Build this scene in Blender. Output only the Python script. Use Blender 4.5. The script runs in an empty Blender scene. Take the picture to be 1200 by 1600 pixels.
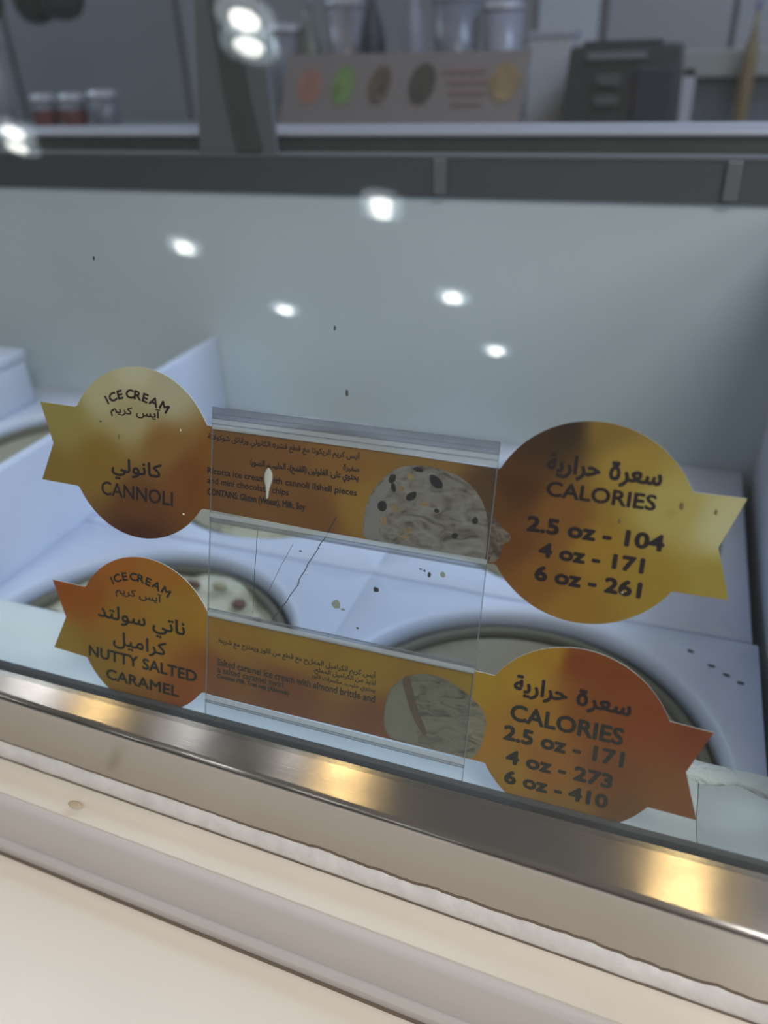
import bpy, bmesh, math, random
from mathutils import Vector, Matrix, noise

# ------------------------------------------------------------------ camera, world, lights, exposure
SC = bpy.context.scene
COL = SC.collection
Z0 = 1.33                                   # camera height above the shop floor
random.seed(7)

cam_d = bpy.data.cameras.new('camera')
cam = bpy.data.objects.new('camera', cam_d)
COL.objects.link(cam)
cam_d.sensor_fit = 'HORIZONTAL'
cam_d.sensor_width = 26.0
cam_d.lens = 26.0 * 1215.0 / 1200.0
cam_d.clip_start = 0.02
cam_d.dof.use_dof = True
cam_d.dof.focus_distance = 0.405
cam_d.dof.aperture_fstop = 4.2
# camera axes in world (columns): right, up, back
right = Vector((0.93954, 0.3408, -0.0334))
down = Vector((0.14855, -0.49341, -0.85702))
fwd = Vector((-0.30853, 0.80025, -0.51420))
fwd.normalize()
right = (right - fwd * right.dot(fwd)).normalized()
down = fwd.cross(right).normalized()
M = Matrix((( right.x, -down.x, -fwd.x, 0), (right.y, -down.y, -fwd.y, 0), (right.z, -down.z, -fwd.z, Z0), (0, 0, 0, 1)))
cam.matrix_world = M
SC.camera = cam

world = bpy.data.worlds.new('mall_air')
SC.world = world
world.use_nodes = True
bg = world.node_tree.nodes['Background']
bg.inputs[0].default_value = (0.62, 0.68, 0.78, 1)
bg.inputs[1].default_value = 0.10

SC.view_settings.view_transform = 'Standard'
SC.view_settings.look = 'None'
SC.view_settings.gamma = 1.0
SC.view_settings.use_curve_mapping = False
SC.view_settings.exposure = 0.0
SC.cycles.transparent_max_bounces = 32


def area(name, loc, size, energy, col, rot=(0, 0, 0), sy=None):
    d = bpy.data.lights.new(name, 'AREA')
    d.energy = energy
    d.color = col
    d.size = size
    if sy:
        d.shape = 'RECTANGLE'
        d.size_y = sy
    o = bpy.data.objects.new(name, d)
    COL.objects.link(o)
    o.location = (loc[0], loc[1], loc[2] + Z0)
    o.rotation_euler = rot
    return o


# added unseen fill lights: cool over the server side, warm over the customers
area('cool_fill_light', (1.1, 1.05, 1.55), 1.0, 40, (0.58, 0.74, 1.0), sy=0.6)
area('cool_fill_light', (-2.75, 1.6, 1.55), 0.55, 34, (0.68, 0.85, 1.0), sy=0.8)
area('warm_fill_light', (0.9, -0.9, 1.55), 1.0, 38, (1.0, 0.97, 0.925))
area('mall_fill_light', (3.2, -4.0, 1.55), 2.5, 150, (1.0, 0.96, 0.90), sy=4.0)  # added out of view to brighten the customer floor


# ------------------------------------------------------------------ materials
def nt(name):
    m = bpy.data.materials.new(name)
    m.use_nodes = True
    return m, m.node_tree.nodes, m.node_tree.links, m.node_tree.nodes['Principled BSDF']


def plain(name, col, rough=0.5, metal=0.0, spec=0.5, var=0.0, scale=8.0, bump=0.0, bscale=60.0):
    m, n, l, p = nt(name)
    p.inputs['Base Color'].default_value = (*col, 1)
    p.inputs['Roughness'].default_value = rough
    p.inputs['Metallic'].default_value = metal
    p.inputs['Specular IOR Level'].default_value = spec
    tc = n.new('ShaderNodeTexCoord')
    if var > 0:
        t = n.new('ShaderNodeTexNoise'); t.inputs['Scale'].default_value = scale; t.inputs['Detail'].default_value = 4
        l.new(tc.outputs['Object'], t.inputs['Vector'])
        r = n.new('ShaderNodeValToRGB')
        r.color_ramp.elements[0].position = 0.3; r.color_ramp.elements[1].position = 0.7
        r.color_ramp.elements[0].color = (*[c * (1 - var) for c in col], 1)
        r.color_ramp.elements[1].color = (*[min(1, c * (1 + var)) for c in col], 1)
        l.new(t.outputs['Fac'], r.inputs['Fac']); l.new(r.outputs['Color'], p.inputs['Base Color'])
    if bump > 0:
        t = n.new('ShaderNodeTexNoise'); t.inputs['Scale'].default_value = bscale; t.inputs['Detail'].default_value = 3
        l.new(tc.outputs['Object'], t.inputs['Vector'])
        b = n.new('ShaderNodeBump'); b.inputs['Strength'].default_value = bump; b.inputs['Distance'].default_value = 0.004
        l.new(t.outputs['Fac'], b.inputs['Height']); l.new(b.outputs['Normal'], p.inputs['Normal'])
    return m


def emit(name, col, strength):
    m, n, l, p = nt(name)
    p.inputs['Base Color'].default_value = (*col, 1)
    p.inputs['Emission Color'].default_value = (*col, 1)
    p.inputs['Emission Strength'].default_value = strength
    return m


def pane(name, tint, f0=0.04, haze=0.0, hazecol=(0.8, 0.85, 0.9), rough=0.0):
    """thin clear sheet: transparent + mirror reflection by Schlick's law, with a little dust haze"""
    m = bpy.data.materials.new(name); m.use_nodes = True
    n, l = m.node_tree.nodes, m.node_tree.links
    n.clear()
    out = n.new('ShaderNodeOutputMaterial')
    tr = n.new('ShaderNodeBsdfTransparent'); tr.inputs[0].default_value = (*tint, 1)
    gl = n.new('ShaderNodeBsdfGlossy'); gl.inputs['Roughness'].default_value = rough
    geo = n.new('ShaderNodeNewGeometry')
    dot = n.new('ShaderNodeVectorMath'); dot.operation = 'DOT_PRODUCT'
    l.new(geo.outputs['Normal'], dot.inputs[0]); l.new(geo.outputs['Incoming'], dot.inputs[1])
    ab = n.new('ShaderNodeMath'); ab.operation = 'ABSOLUTE'; l.new(dot.outputs['Value'], ab.inputs[0])
    su = n.new('ShaderNodeMath'); su.operation = 'SUBTRACT'; su.inputs[0].default_value = 1.0; l.new(ab.outputs[0], su.inputs[1])
    pw = n.new('ShaderNodeMath'); pw.operation = 'POWER'; pw.inputs[1].default_value = 5.0; l.new(su.outputs[0], pw.inputs[0])
    ma = n.new('ShaderNodeMath'); ma.operation = 'MULTIPLY_ADD'; ma.inputs[1].default_value = 1 - f0; ma.inputs[2].default_value = f0
    l.new(pw.outputs[0], ma.inputs[0])
    mx = n.new('ShaderNodeMixShader'); l.new(ma.outputs[0], mx.inputs[0])
    base = tr
    if haze > 0:
        df = n.new('ShaderNodeBsdfDiffuse'); df.inputs[0].default_value = (*hazecol, 1)
        hz = n.new('ShaderNodeMixShader'); hz.inputs[0].default_value = haze
        l.new(tr.outputs[0], hz.inputs[1]); l.new(df.outputs[0], hz.inputs[2])
        base = hz
    l.new(base.outputs[0], mx.inputs[1]); l.new(gl.outputs[0], mx.inputs[2])
    l.new(mx.outputs[0], out.inputs[0])
    return m


def steel(name, col, rough, scratch=0.12, aniso=0.85):
    m, n, l, p = nt(name)
    p.inputs['Base Color'].default_value = (*col, 1)
    p.inputs['Metallic'].default_value = 1.0
    p.inputs['Anisotropic'].default_value = aniso
    cx = n.new('ShaderNodeCombineXYZ'); cx.inputs[1].default_value = 1.0; cx.inputs[2].default_value = 0.35
    l.new(cx.outputs[0], p.inputs['Tangent'])
    tc = n.new('ShaderNodeTexCoord')
    mp = n.new('ShaderNodeMapping'); mp.inputs['Scale'].default_value = (8, 1400, 1400)
    t = n.new('ShaderNodeTexNoise'); t.inputs['Scale'].default_value = 1.0; t.inputs['Detail'].default_value = 2
    l.new(tc.outputs['Object'], mp.inputs[0]); l.new(mp.outputs[0], t.inputs['Vector'])
    t2 = n.new('ShaderNodeTexNoise'); t2.inputs['Scale'].default_value = 45; t2.inputs['Detail'].default_value = 5
    l.new(tc.outputs['Object'], t2.inputs['Vector'])
    mr = n.new('ShaderNodeMapRange'); mr.inputs['From Min'].default_value = 0.3; mr.inputs['From Max'].default_value = 0.75
    mr.inputs['To Min'].default_value = rough - 0.02; mr.inputs['To Max'].default_value = rough + 0.05
    l.new(t2.outputs['Fac'], mr.inputs[0]); l.new(mr.outputs[0], p.inputs['Roughness'])
    b = n.new('ShaderNodeBump'); b.inputs['Strength'].default_value = scratch; b.inputs['Distance'].default_value = 0.0004
    l.new(t.outputs['Fac'], b.inputs['Height']); l.new(b.outputs['Normal'], p.inputs['Normal'])
    return m


MAT = {}
MAT['steel'] = steel('brushed_steel', (0.49, 0.465, 0.435), 0.185)
MAT['frame_steel'] = plain('dull_frame_steel', (0.085, 0.10, 0.11), 0.45, 0.4, var=0.08, scale=6)
MAT['dark_steel'] = plain('dark_frame_channel', (0.055, 0.07, 0.07), 0.5, 0.3, var=0.1)
MAT['sill'] = plain('pale_sill_metal', (0.40, 0.40, 0.47), 0.35, 0.2)
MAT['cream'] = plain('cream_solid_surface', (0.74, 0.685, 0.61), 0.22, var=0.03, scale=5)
MAT['cream_shaded'] = plain('shaded_cream_solid_surface', (0.53, 0.505, 0.50), 0.3, var=0.03, scale=5)  # same cream, greyed to paint the shade of the upright face
MAT['caulk'] = plain('white_caulk', (0.66, 0.65, 0.64), 0.55, var=0.08, scale=90, bump=0.2, bscale=160)
MAT['grime_shade'] = plain('grimy_joint_and_shade', (0.16, 0.12, 0.09), 0.8)  # joint grime; also colours the shadow edge above the caulk
MAT['white'] = plain('white_plastic', (0.62, 0.68, 0.85), 0.4, var=0.04, scale=10)
MAT['liner'] = plain('frosted_white_liner', (0.58, 0.66, 0.71), 0.45, var=0.05, scale=4)
MAT['ledge'] = plain('white_ledge_plastic', (0.72, 0.78, 0.78), 0.35, var=0.05, scale=14)
MAT['frost'] = plain('frost', (0.80, 0.86, 0.84), 0.7, bump=0.6, bscale=200)
MAT['carton'] = plain('beige_tub_card', (0.35, 0.325, 0.25), 0.6, var=0.05, scale=6)
MAT['rim'] = plain('shadowed_rim_card', (0.13, 0.125, 0.09), 0.6, var=0.1, scale=20)  # rim card darkened to paint the shadow around the tub
MAT['glass'] = pane('cabinet_glass', (0.93, 0.955, 0.955), 0.045, haze=0.006)
MAT['acrylic'] = pane('clear_acrylic', (0.965, 0.97, 0.975), 0.04, haze=0.012)
MAT['acrylic_edge'] = pane('acrylic_edge', (0.70, 0.73, 0.76), 0.10, haze=0.25, hazecol=(0.65, 0.68, 0.72), rough=0.08)
MAT['acrylic_bright'] = pane('acrylic_bright_band', (0.85, 0.87, 0.9), 0.14, haze=0.42, hazecol=(0.88, 0.92, 0.96), rough=0.15)
MAT['acrylic_lip'] = pane('acrylic_lip', (0.80, 0.82, 0.85), 0.12, haze=0.12, hazecol=(0.75, 0.74, 0.76), rough=0.12)
MAT['dark_reflection'] = pane('dark_reflection_tint', (0.30, 0.31, 0.33), 0.05, haze=0.35, hazecol=(0.12, 0.13, 0.14), rough=0.2)  # tint of the dark reflection at the glass foot
MAT['crack'] = plain('crack', (0.06, 0.06, 0.065), 0.6)
MAT['ink'] = plain('dark_brown_ink', (0.022, 0.012, 0.014), 0.55, spec=0.25)
MAT['ink_green'] = plain('dark_grey_ink', (0.018, 0.020, 0.016), 0.55, spec=0.25)
MAT['card_edge'] = plain('white_card_edge', (0.8, 0.78, 0.72), 0.7)
MAT['drip'] = plain('dried_milk', (0.66, 0.66, 0.60), 0.5)
MAT['crumb'] = plain('dark_crumb', (0.05, 0.05, 0.055), 0.7)
MAT['speck'] = plain('greyish_speck', (0.35, 0.36, 0.33), 0.6)
MAT['chip'] = plain('printed_chocolate_chip', (0.025, 0.012, 0.016), 0.5)
MAT['biscuit'] = plain('printed_biscuit_piece', (0.36, 0.24, 0.11), 0.6, var=0.2, scale=200)
MAT['caramel'] = plain('printed_caramel_stripe', (0.13, 0.085, 0.045), 0.6, var=0.1, scale=200)
MAT['black'] = plain('black_plastic', (0.012, 0.015, 0.021), 0.5)
MAT['navy'] = plain('dark_navy_plastic', (0.013, 0.014, 0.030), 0.5)
MAT['grey'] = plain('grey_panel', (0.13, 0.14, 0.155), 0.5)
MAT['wall'] = plain('pale_grey_wall', (0.19, 0.20, 0.23), 0.7, var=0.12, scale=1.5)
MAT['ceiling'] = plain('ceiling_paint', (0.55, 0.55, 0.56), 0.8)
MAT['floor'] = plain('cream_floor', (0.62, 0.57, 0.50), 0.25, var=0.05, scale=1)
MAT['board'] = plain('warm_grey_board', (0.17, 0.15, 0.16), 0.5)
MAT['mauve_ink'] = plain('faded_mauve_ink', (0.17, 0.115, 0.13), 0.6)
MAT['lamp'] = emit('lamp_disc', (1.0, 0.98, 0.90), 42)
MAT['lamp_ring'] = emit('lamp_ring', (0.80, 0.92, 1.0), 5)
MAT['warm_lamp'] = emit('warm_lamp_disc', (1.0, 0.70, 0.30), 34)
MAT['soft_lamp'] = emit('soft_lamp_disc', (0.97, 0.98, 1.0), 13)


def scoop_mat(name, cols, scale, stretch):
    m, n, l, p = nt(name)
    tc = n.new('ShaderNodeTexCoord')
    mp = n.new('ShaderNodeMapping'); mp.inputs['Scale'].default_value = stretch
    mp.inputs['Rotation'].default_value = (0, 0, -0.35)
    t = n.new('ShaderNodeTexNoise'); t.inputs['Scale'].default_value = scale
    t.inputs['Detail'].default_value = 5; t.inputs['Distortion'].default_value = 1.4
    l.new(tc.outputs['Object'], mp.inputs[0]); l.new(mp.outputs[0], t.inputs['Vector'])
    r = n.new('ShaderNodeValToRGB')
    e = r.color_ramp.elements
    e[0].position = 0.28; e[0].color = (*cols[0], 1)
    e[1].position = 0.66; e[1].color = (*cols[2], 1)
    k = e.new(0.46); k.color = (*cols[1], 1)
    l.new(t.outputs['Fac'], r.inputs['Fac']); l.new(r.outputs['Color'], p.inputs['Base Color'])
    b = n.new('ShaderNodeBump'); b.inputs['Strength'].default_value = 0.5; b.inputs['Distance'].default_value = 0.0008
    l.new(t.outputs['Fac'], b.inputs['Height']); l.new(b.outputs['Normal'], p.inputs['Normal'])
    p.inputs['Roughness'].default_value = 0.5
    return m


MAT['scoop1'] = scoop_mat('printed_cannoli_scoop', ((0.085, 0.065, 0.052), (0.25, 0.215, 0.18), (0.36, 0.33, 0.30)), 100, (0.9, 1.6, 1))
MAT['scoop2'] = scoop_mat('printed_caramel_scoop', ((0.06, 0.055, 0.035), (0.19, 0.18, 0.13), (0.24, 0.23, 0.17)), 120, (0.8, 1.7, 1))
MAT['wafer'] = scoop_mat('printed_wafer_edge', ((0.05, 0.033, 0.028), (0.12, 0.085, 0.065), (0.22, 0.18, 0.14)), 220, (1, 1, 1))
MAT['smooth1'] = plain('printed_smooth_cream', (0.30, 0.28, 0.255), 0.5, var=0.08, scale=120)
MAT['smooth2'] = plain('printed_smooth_caramel', (0.235, 0.23, 0.165), 0.5, var=0.08, scale=90)
MAT['fleck'] = plain('brown_fleck', (0.11, 0.085, 0.04), 0.6)
MAT['icecream'] = scoop_mat('pale_ice_cream', ((0.30, 0.24, 0.15), (0.60, 0.58, 0.44), (0.70, 0.68, 0.55)), 16, (1, 1, 1))
MAT['berry'] = plain('reddish_piece', (0.17, 0.075, 0.055), 0.5)
MAT['grain'] = plain('yellow_piece', (0.45, 0.42, 0.24), 0.5)

m, n, l, p = nt('gold_print')
a = n.new('ShaderNodeAttribute'); a.attribute_name = 'print'
l.new(a.outputs['Color'], p.inputs['Base Color'])
p.inputs['Roughness'].default_value = 0.38
p.inputs['Metallic'].default_value = 0.05
MAT['gold'] = m


# ------------------------------------------------------------------ helpers
def tag(o, label=None, cat=None, group=None, kind=None):
    if label: o['label'] = label
    if cat: o['category'] = cat
    if group: o['group'] = group
    if kind: o['kind'] = kind
    return o


def crisp(o):
    w = o.modifiers.new('weighted', 'WEIGHTED_NORMAL'); w.weight = 100; w.keep_sharp = True
    return o


def empty(name, loc, label=None, cat=None, group=None):
    o = bpy.data.objects.new(name, None)
    o.empty_display_size = 0.02
    COL.objects.link(o)
    o.location = (loc[0], loc[1], loc[2] + Z0)
    return tag(o, label, cat, group)


def link(name, me, mat, parent=None, smooth=False):
    o = bpy.data.objects.new(name, me)
    COL.objects.link(o)
    if mat: me.materials.append(mat)
    if smooth:
        for f in me.polygons: f.use_smooth = True
    if parent: o.parent = parent
    return o


def wloc(p):
    v = Vector((0, 0, 0))
    while p:
        v += p.location
        p = p.parent
    return v


def obj(name, bm, mat, parent=None, smooth=False, local=False):
    """bm in camera-relative coordinates (z 0 = camera height); stored relative to its parent or to its own base"""
    bmesh.ops.recalc_face_normals(bm, faces=bm.faces)
    me = bpy.data.meshes.new(name)
    if not local:
        if parent:
            off = wloc(parent) - Vector((0, 0, Z0))
            bmesh.ops.translate(bm, verts=bm.verts, vec=-off)
        else:
            xs = [v.co for v in bm.verts]
            c = Vector(((min(v.x for v in xs) + max(v.x for v in xs)) / 2, (min(v.y for v in xs) + max(v.y for v in xs)) / 2, min(v.z for v in xs)))
            bmesh.ops.translate(bm, verts=bm.verts, vec=-c)
    bm.to_mesh(me); bm.free()
    o = link(name, me, mat, parent, smooth)
    if not local and not parent:
        o.location = (c.x, c.y, c.z + Z0)
    return o


def B(): return bmesh.new()


def box(bm, x0, x1, y0, y1, z0, z1, bev=0.0, seg=2):
    r = bmesh.ops.create_cube(bm, size=1)
    vs = r['verts']
    for v in vs:
        v.co = Vector((x0 + (v.co.x + .5) * (x1 - x0), y0 + (v.co.y + .5) * (y1 - y0), z0 + (v.co.z + .5) * (z1 - z0)))
    if bev > 0:
        es = list({e for v in vs for e in v.link_edges})
        bmesh.ops.bevel(bm, geom=es, offset=bev, segments=seg, affect='EDGES', profile=0.5)
    return bm


def prism(bm, prof, xs, shift=lambda x: 0.0):
    """closed (y,z) profile swept along x"""
    rings = []
    for x in xs:
        rings.append([bm.verts.new((x, y + shift(x), z)) for y, z in prof])
    k = len(prof)
    for a_, b_ in zip(rings, rings[1:]):
        for i in range(k):
            bm.faces.new((a_[i], a_[(i + 1) % k], b_[(i + 1) % k], b_[i]))
    bm.faces.new(rings[0]); bm.faces.new(rings[-1][::-1])
    return bm


def arc(cx, cz, r, a0, a1, n=6):
    return [(cx + r * math.cos(math.radians(a0 + (a1 - a0) * i / n)), cz + r * math.sin(math.radians(a0 + (a1 - a0) * i / n))) for i in range(n + 1)]


def lathe(bm, prof, c, seg=48, close=False):
    rings = []
    for r, z in prof:
        if r < 1e-6:
            rings.append([bm.verts.new((c[0], c[1], z))])
        else:
            rings.append([bm.verts.new((c[0] + r * math.cos(2 * math.pi * i / seg), c[1] + r * math.sin(2 * math.pi * i / seg), z)) for i in range(seg)])
    pairs = list(zip(rings, rings[1:]))
    if close: pairs.append((rings[-1], rings[0]))
    for a_, b_ in pairs:
        for i in range(seg):
            j = (i + 1) % seg
            if len(a_) == 1 and len(b_) > 1: bm.faces.new((a_[0], b_[j], b_[i]))
            elif len(b_) == 1 and len(a_) > 1: bm.faces.new((a_[i], a_[j], b_[0]))
            elif len(a_) > 1: bm.faces.new((a_[i], a_[j], b_[j], b_[i]))
    return bm


def copy_tree(o, parent=None):
    c = o.copy(); COL.objects.link(c)
    if parent: c.parent = parent
    for ch in list(o.children): copy_tree(ch, c)
    return c


# ------------------------------------------------------------------ the setting
def struct(name, bm, mat): return tag(obj(name, bm, mat), kind='structure')


struct('floor', box(B(), -8, 6, -9, 2.4, -1.36, -1.33), MAT['floor'])
struct('ceiling', box(B(), -8, 6, -12, 2.4, 1.62, 1.66), MAT['ceiling'])
struct('wall_back', box(B(), -8, 6, 2.2, 2.3, -1.33, 1.62), MAT['wall'])
struct('wall_far', box(B(), -8, 6, -12.1, -12, -1.33, 1.62), MAT['wall'])
# upright panels and joints of the back wall
wp = [(-2.9, -2.0, 0.30), (-1.98, -1.40, 0.24), (-1.38, -0.92, 0.30), (-0.40, -0.26, 0.55), (-0.24, 0.03, 0.34), (0.04, 0.6, 0.36)]
for x0, x1, g in wp:
    mt = plain('wall_panel_grey', (g * 0.68, g * 0.71, g * 0.80), 0.6)
    tag(obj('trim_1', box(B(), x0, x1, 2.18, 2.2, -0.6, 1.2, 0.004), mt), kind='structure')

# ------------------------------------------------------------------ the serving counter (front)
S = 0.977
FX = [-0.9, -0.5, -0.3, -0.1, 0.1, 0.3, 0.7]


def skew(x): return -0.0325 * (max(x, -0.5) + 0.098)


def sc(pr): return [(y * S, z * S) for y, z in pr]


counter = empty('serving_counter', (-0.1, 0.1, -1.33), 'cream solid surface counter stepped down toward the customer', 'counter')
# upper slab: flat top, rounded front edge, vertical riser
prof = sc([(0.2165, -0.394), (0.2165, -0.445), (0.2085, -0.445)] + arc(0.2135, -0.400, 0.0055, 180, 90, 6))
prof[3:] = sc(arc(0.2140, -0.3995, 0.0055, 180, 90, 6))
crisp(obj('top_slab', prism(B(), prof, FX, skew), MAT['cream_shaded'], counter, True))
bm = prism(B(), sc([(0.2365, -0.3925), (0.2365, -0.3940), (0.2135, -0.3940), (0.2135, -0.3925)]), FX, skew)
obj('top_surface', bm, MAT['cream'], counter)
# the joint strip and the lower shelf
prof = sc([(0.212, -0.4355), (0.212, -0.452), (0.2055, -0.452), (0.2055, -0.4405), (0.2075, -0.4355)])
obj('joint_strip', prism(B(), prof, FX, skew), MAT['cream_shaded'], counter)
prof = sc([(0.2065, -0.447), (0.2065, -0.4485), (0.2035, -0.4485), (0.2035, -0.447)])
obj('grime_line', prism(B(), prof, FX, skew), MAT['grime_shade'], counter)
prof = sc([(0.2120, -0.4475), (0.2120, -0.485), (-0.25, -0.485)] + arc(-0.25, -0.4625, 0.015, 180, 90, 5))
crisp(obj('lower_shelf', prism(B(), prof, FX, skew), MAT['cream'], counter, True))
obj('front_panel', box(B(), -0.9, 0.7, 0.10, 0.13, -1.33, -0.466), MAT['cream'], counter)
# caulk bead with a ragged upper edge
def ragged(x):
    w = 0.4 + 1.2 * min(1.0, max(0.0, (x + 0.25) / 0.15))
    return w * (noise.noise(Vector((x * 38, 1.3, 0))) * 0.0010 + noise.noise(Vector((x * 130, 7.7, 0))) * 0.0008 + noise.noise(Vector((x * 420, 5.1, 0))) * 0.0005 + max(0, noise.noise(Vector((x * 17, 3.1, 2)))) * 0.0030)


bm = B()
rings = []
for i in range(421):
    x = -0.6 + 1.1 * i / 420
    j = ragged(x) + 0.0004 + 0.0003 * noise.noise(Vector((x * 300, 2, 2)))
    y0 = 0.2395 + skew(x) / S
    rings.append([bm.verts.new((x, y * S, z * S)) for y, z in ((y0 + .001, -0.3802 + j), (y0 - 0.0009, -0.3804 + j), (y0 - 0.0010, -0.3814 + j), (y0 + .001, -0.3814 + j))])
for r0, r1 in zip(rings, rings[1:]):
    for i in range(4): bm.faces.new((r0[i], r0[(i + 1) % 4], r1[(i + 1) % 4], r1[i]))
bm.faces.new(rings[0]); bm.faces.new(rings[-1][::-1])
obj('grime_shadow_edge', bm, MAT['grime_shade'], counter)  # ragged dark strip: the caulk's shadow and grime put in as colour
bm = B()
xs = [-0.6 + 1.1 * i / 420 for i in range(421)]
rings = []
for x in xs:
    j = ragged(x)
    b_ = 0.0012 + 0.0006 * noise.noise(Vector((x * 60, 0, 9)))
    y0 = 0.2395 + skew(x) / S
    pr = [(y0 + 0.002, -0.3805 + j), (y0 - 0.0012, -0.3812 + j), (y0 - 0.0022 - b_, -0.386), (y0 - 0.0035 - b_, -0.3905), (y0 - 0.0042, -0.3935), (y0 + 0.002, -0.3945)]
    rings.append([bm.verts.new((x, y * S, z * S)) for y, z in pr])
for r0, r1 in zip(rings, rings[1:]):
    for i in range(6):
        bm.faces.new((r0[i], r0[(i + 1) % 6], r1[(i + 1) % 6], r1[i]))
bm.faces.new(rings[0]); bm.faces.new(rings[-1][::-1])
obj('caulk_bead', bm, MAT['caulk'], counter, True)
prof = sc([(0.2375, -0.3920), (0.2375, -0.3932), (0.2342, -0.3932), (0.2342, -0.3920)])
obj('grime_line', prism(B(), prof, FX, skew), MAT['grime_shade'], counter)
bm = B()
bmesh.ops.create_icosphere(bm, subdivisions=2, radius=0.5)
for v in bm.verts: v.co = Vector((-0.2865 + v.co.x * 0.010, 0.2195 + v.co.y * 0.005, -0.3770 + v.co.z * 0.0012))
obj('stain', bm, plain('tan_stain', (0.50, 0.40, 0.28), 0.5), counter, True)

# ------------------------------------------------------------------ the dipping cabinet
cab = empty('dipping_cabinet', (-0.3, 0.5, -1.33), 'ice cream dipping cabinet with steel rail and leaning glass front', 'cabinet')
SX = [-0.75, -0.5, -0.35, -0.3, -0.25, -0.2, -0.15, -0.1, 0.1, 0.35]
TILT = math.radians(18.5)
U = Vector((0, math.sin(TILT), math.cos(TILT))); N = Vector((0, -math.cos(TILT), math.sin(TILT)))
GO = Vector((-0.20990, 0.31960, -0.15620))      # overwritten below: the holder's upper left corner on the card plane


def ray_point():
    # corner of the holder: 0.4131 m from the camera
    px, py = 334 - 600, 635 - 800
    d = right * px + down * py + fwd * 1215
    d.normalize()
    return d * 0.4131


GO = ray_point()


def gp(u, v, nn=0.0):
    return GO + Vector((u * 0.001, 0, 0)) + U * (v * 0.001) + N * (nn * 0.001)


# front rail: top face, bent edge, vertical face
bm = B()
pts = [(0.270, -0.3345), (0.270, -0.350), (0.250, -0.390)]
xs = SX
rings = []
for x in xs:
    s_ = skew(x) / S
    yb = 0.239 + s_
    kl = min(1.0, max(0.0, (-x - 0.1) / 0.25)); yt = yb - 0.0016 * kl; zt_ = -0.3410 + 0.0021 * kl
    pr = [(0.26187, -0.33036), (0.26187, -0.3560), (yb + 0.006, -0.3900), (yb, -0.3900)]
    pr += [(yt + 0.0050 + 0.0050 * math.cos(math.radians(t)), zt_ + 0.0050 * math.sin(math.radians(t))) for t in (180, 165, 150, 135, 120, 105)]
    rings.append([bm.verts.new((x, y * S, z * S)) for y, z in pr])
k = len(rings[0])
for r0, r1 in zip(rings, rings[1:]):
    for i in range(k): bm.faces.new((r0[i], r0[(i + 1) % k], r1[(i + 1) % k], r1[i]))
bm.faces.new(rings[0]); bm.faces.new(rings[-1][::-1])
rail = obj('front_rail', bm, MAT['steel'], cab, True)
md = rail.modifiers.new('edges', 'EDGE_SPLIT'); md.split_angle = math.radians(35)
crisp(rail)

# leaning front glass: a slab whose inner face bows slightly away near the top
bm = B()
base_v = -186.0
nu = 2; rows = [base_v + (260 - base_v) * i / 24 for i in range(25)]
fr, bk = [], []
for v in rows:
    bow = -0.000063 * max(0, v - 45) ** 2
    fr.append([bm.verts.new(gp(u, v, 7.5)) for u in (-520, 560)])
    bk.append([bm.verts.new(gp(u, v, 2.5 + bow)) for u in (-520, 560)])
for i in range(24):
    bm.faces.new((fr[i][0], fr[i][1], fr[i + 1][1], fr[i + 1][0]))
    bm.faces.new((bk[i][1], bk[i][0], bk[i + 1][0], bk[i + 1][1]))
for i in range(24):
    for c in (0, 1): bm.faces.new((fr[i][c], fr[i + 1][c], bk[i + 1][c], bk[i][c]))
bm.faces.new((fr[0][0], bk[0][0], bk[0][1], fr[0][1])); bm.faces.new((fr[-1][0], fr[-1][1], bk[-1][1], bk[-1][0]))
for f in bm.faces: f.smooth = abs(f.normal.x) < 0.5
glass = obj('front_glass', bm, MAT['glass'], cab, False)
for f in glass.data.polygons: f.use_smooth = False
for f in glass.data.polygons:
    nz = f.normal.dot(N)
    if abs(nz) > 0.7: f.use_smooth = True
md = glass.modifiers.new('edges', 'EDGE_SPLIT'); md.split_angle = math.radians(30)
# dark reflection along the foot of the glass, put in as a tinted strip
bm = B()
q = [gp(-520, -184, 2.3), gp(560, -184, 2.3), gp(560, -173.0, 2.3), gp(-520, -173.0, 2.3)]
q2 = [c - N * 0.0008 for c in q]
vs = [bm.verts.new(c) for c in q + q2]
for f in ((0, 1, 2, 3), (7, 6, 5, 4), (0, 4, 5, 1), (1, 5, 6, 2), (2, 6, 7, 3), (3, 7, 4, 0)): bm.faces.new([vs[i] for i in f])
obj('reflection_band', bm, MAT['dark_reflection'], cab)

# inner ledge behind the glass, in two lengths
lp = [(0.262, -0.338), (0.262, -0.352), (0.330, -0.352), (0.330, -0.381), (0.335, -0.381)] + arc(0.327, -0.3475, 0.008, 0, 90, 5) + [(0.316, -0.3400), (0.306, -0.3415), (0.296, -0.3445), (0.286, -0.3435), (0.276, -0.3395), (0.268, -0.3375)]
for xr in ([-0.75, -0.5, 0.0505], [0.0512, 0.2, 0.35]):
    obj('ledge', prism(B(), lp, xr), MAT['ledge'], cab, True)
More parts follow.
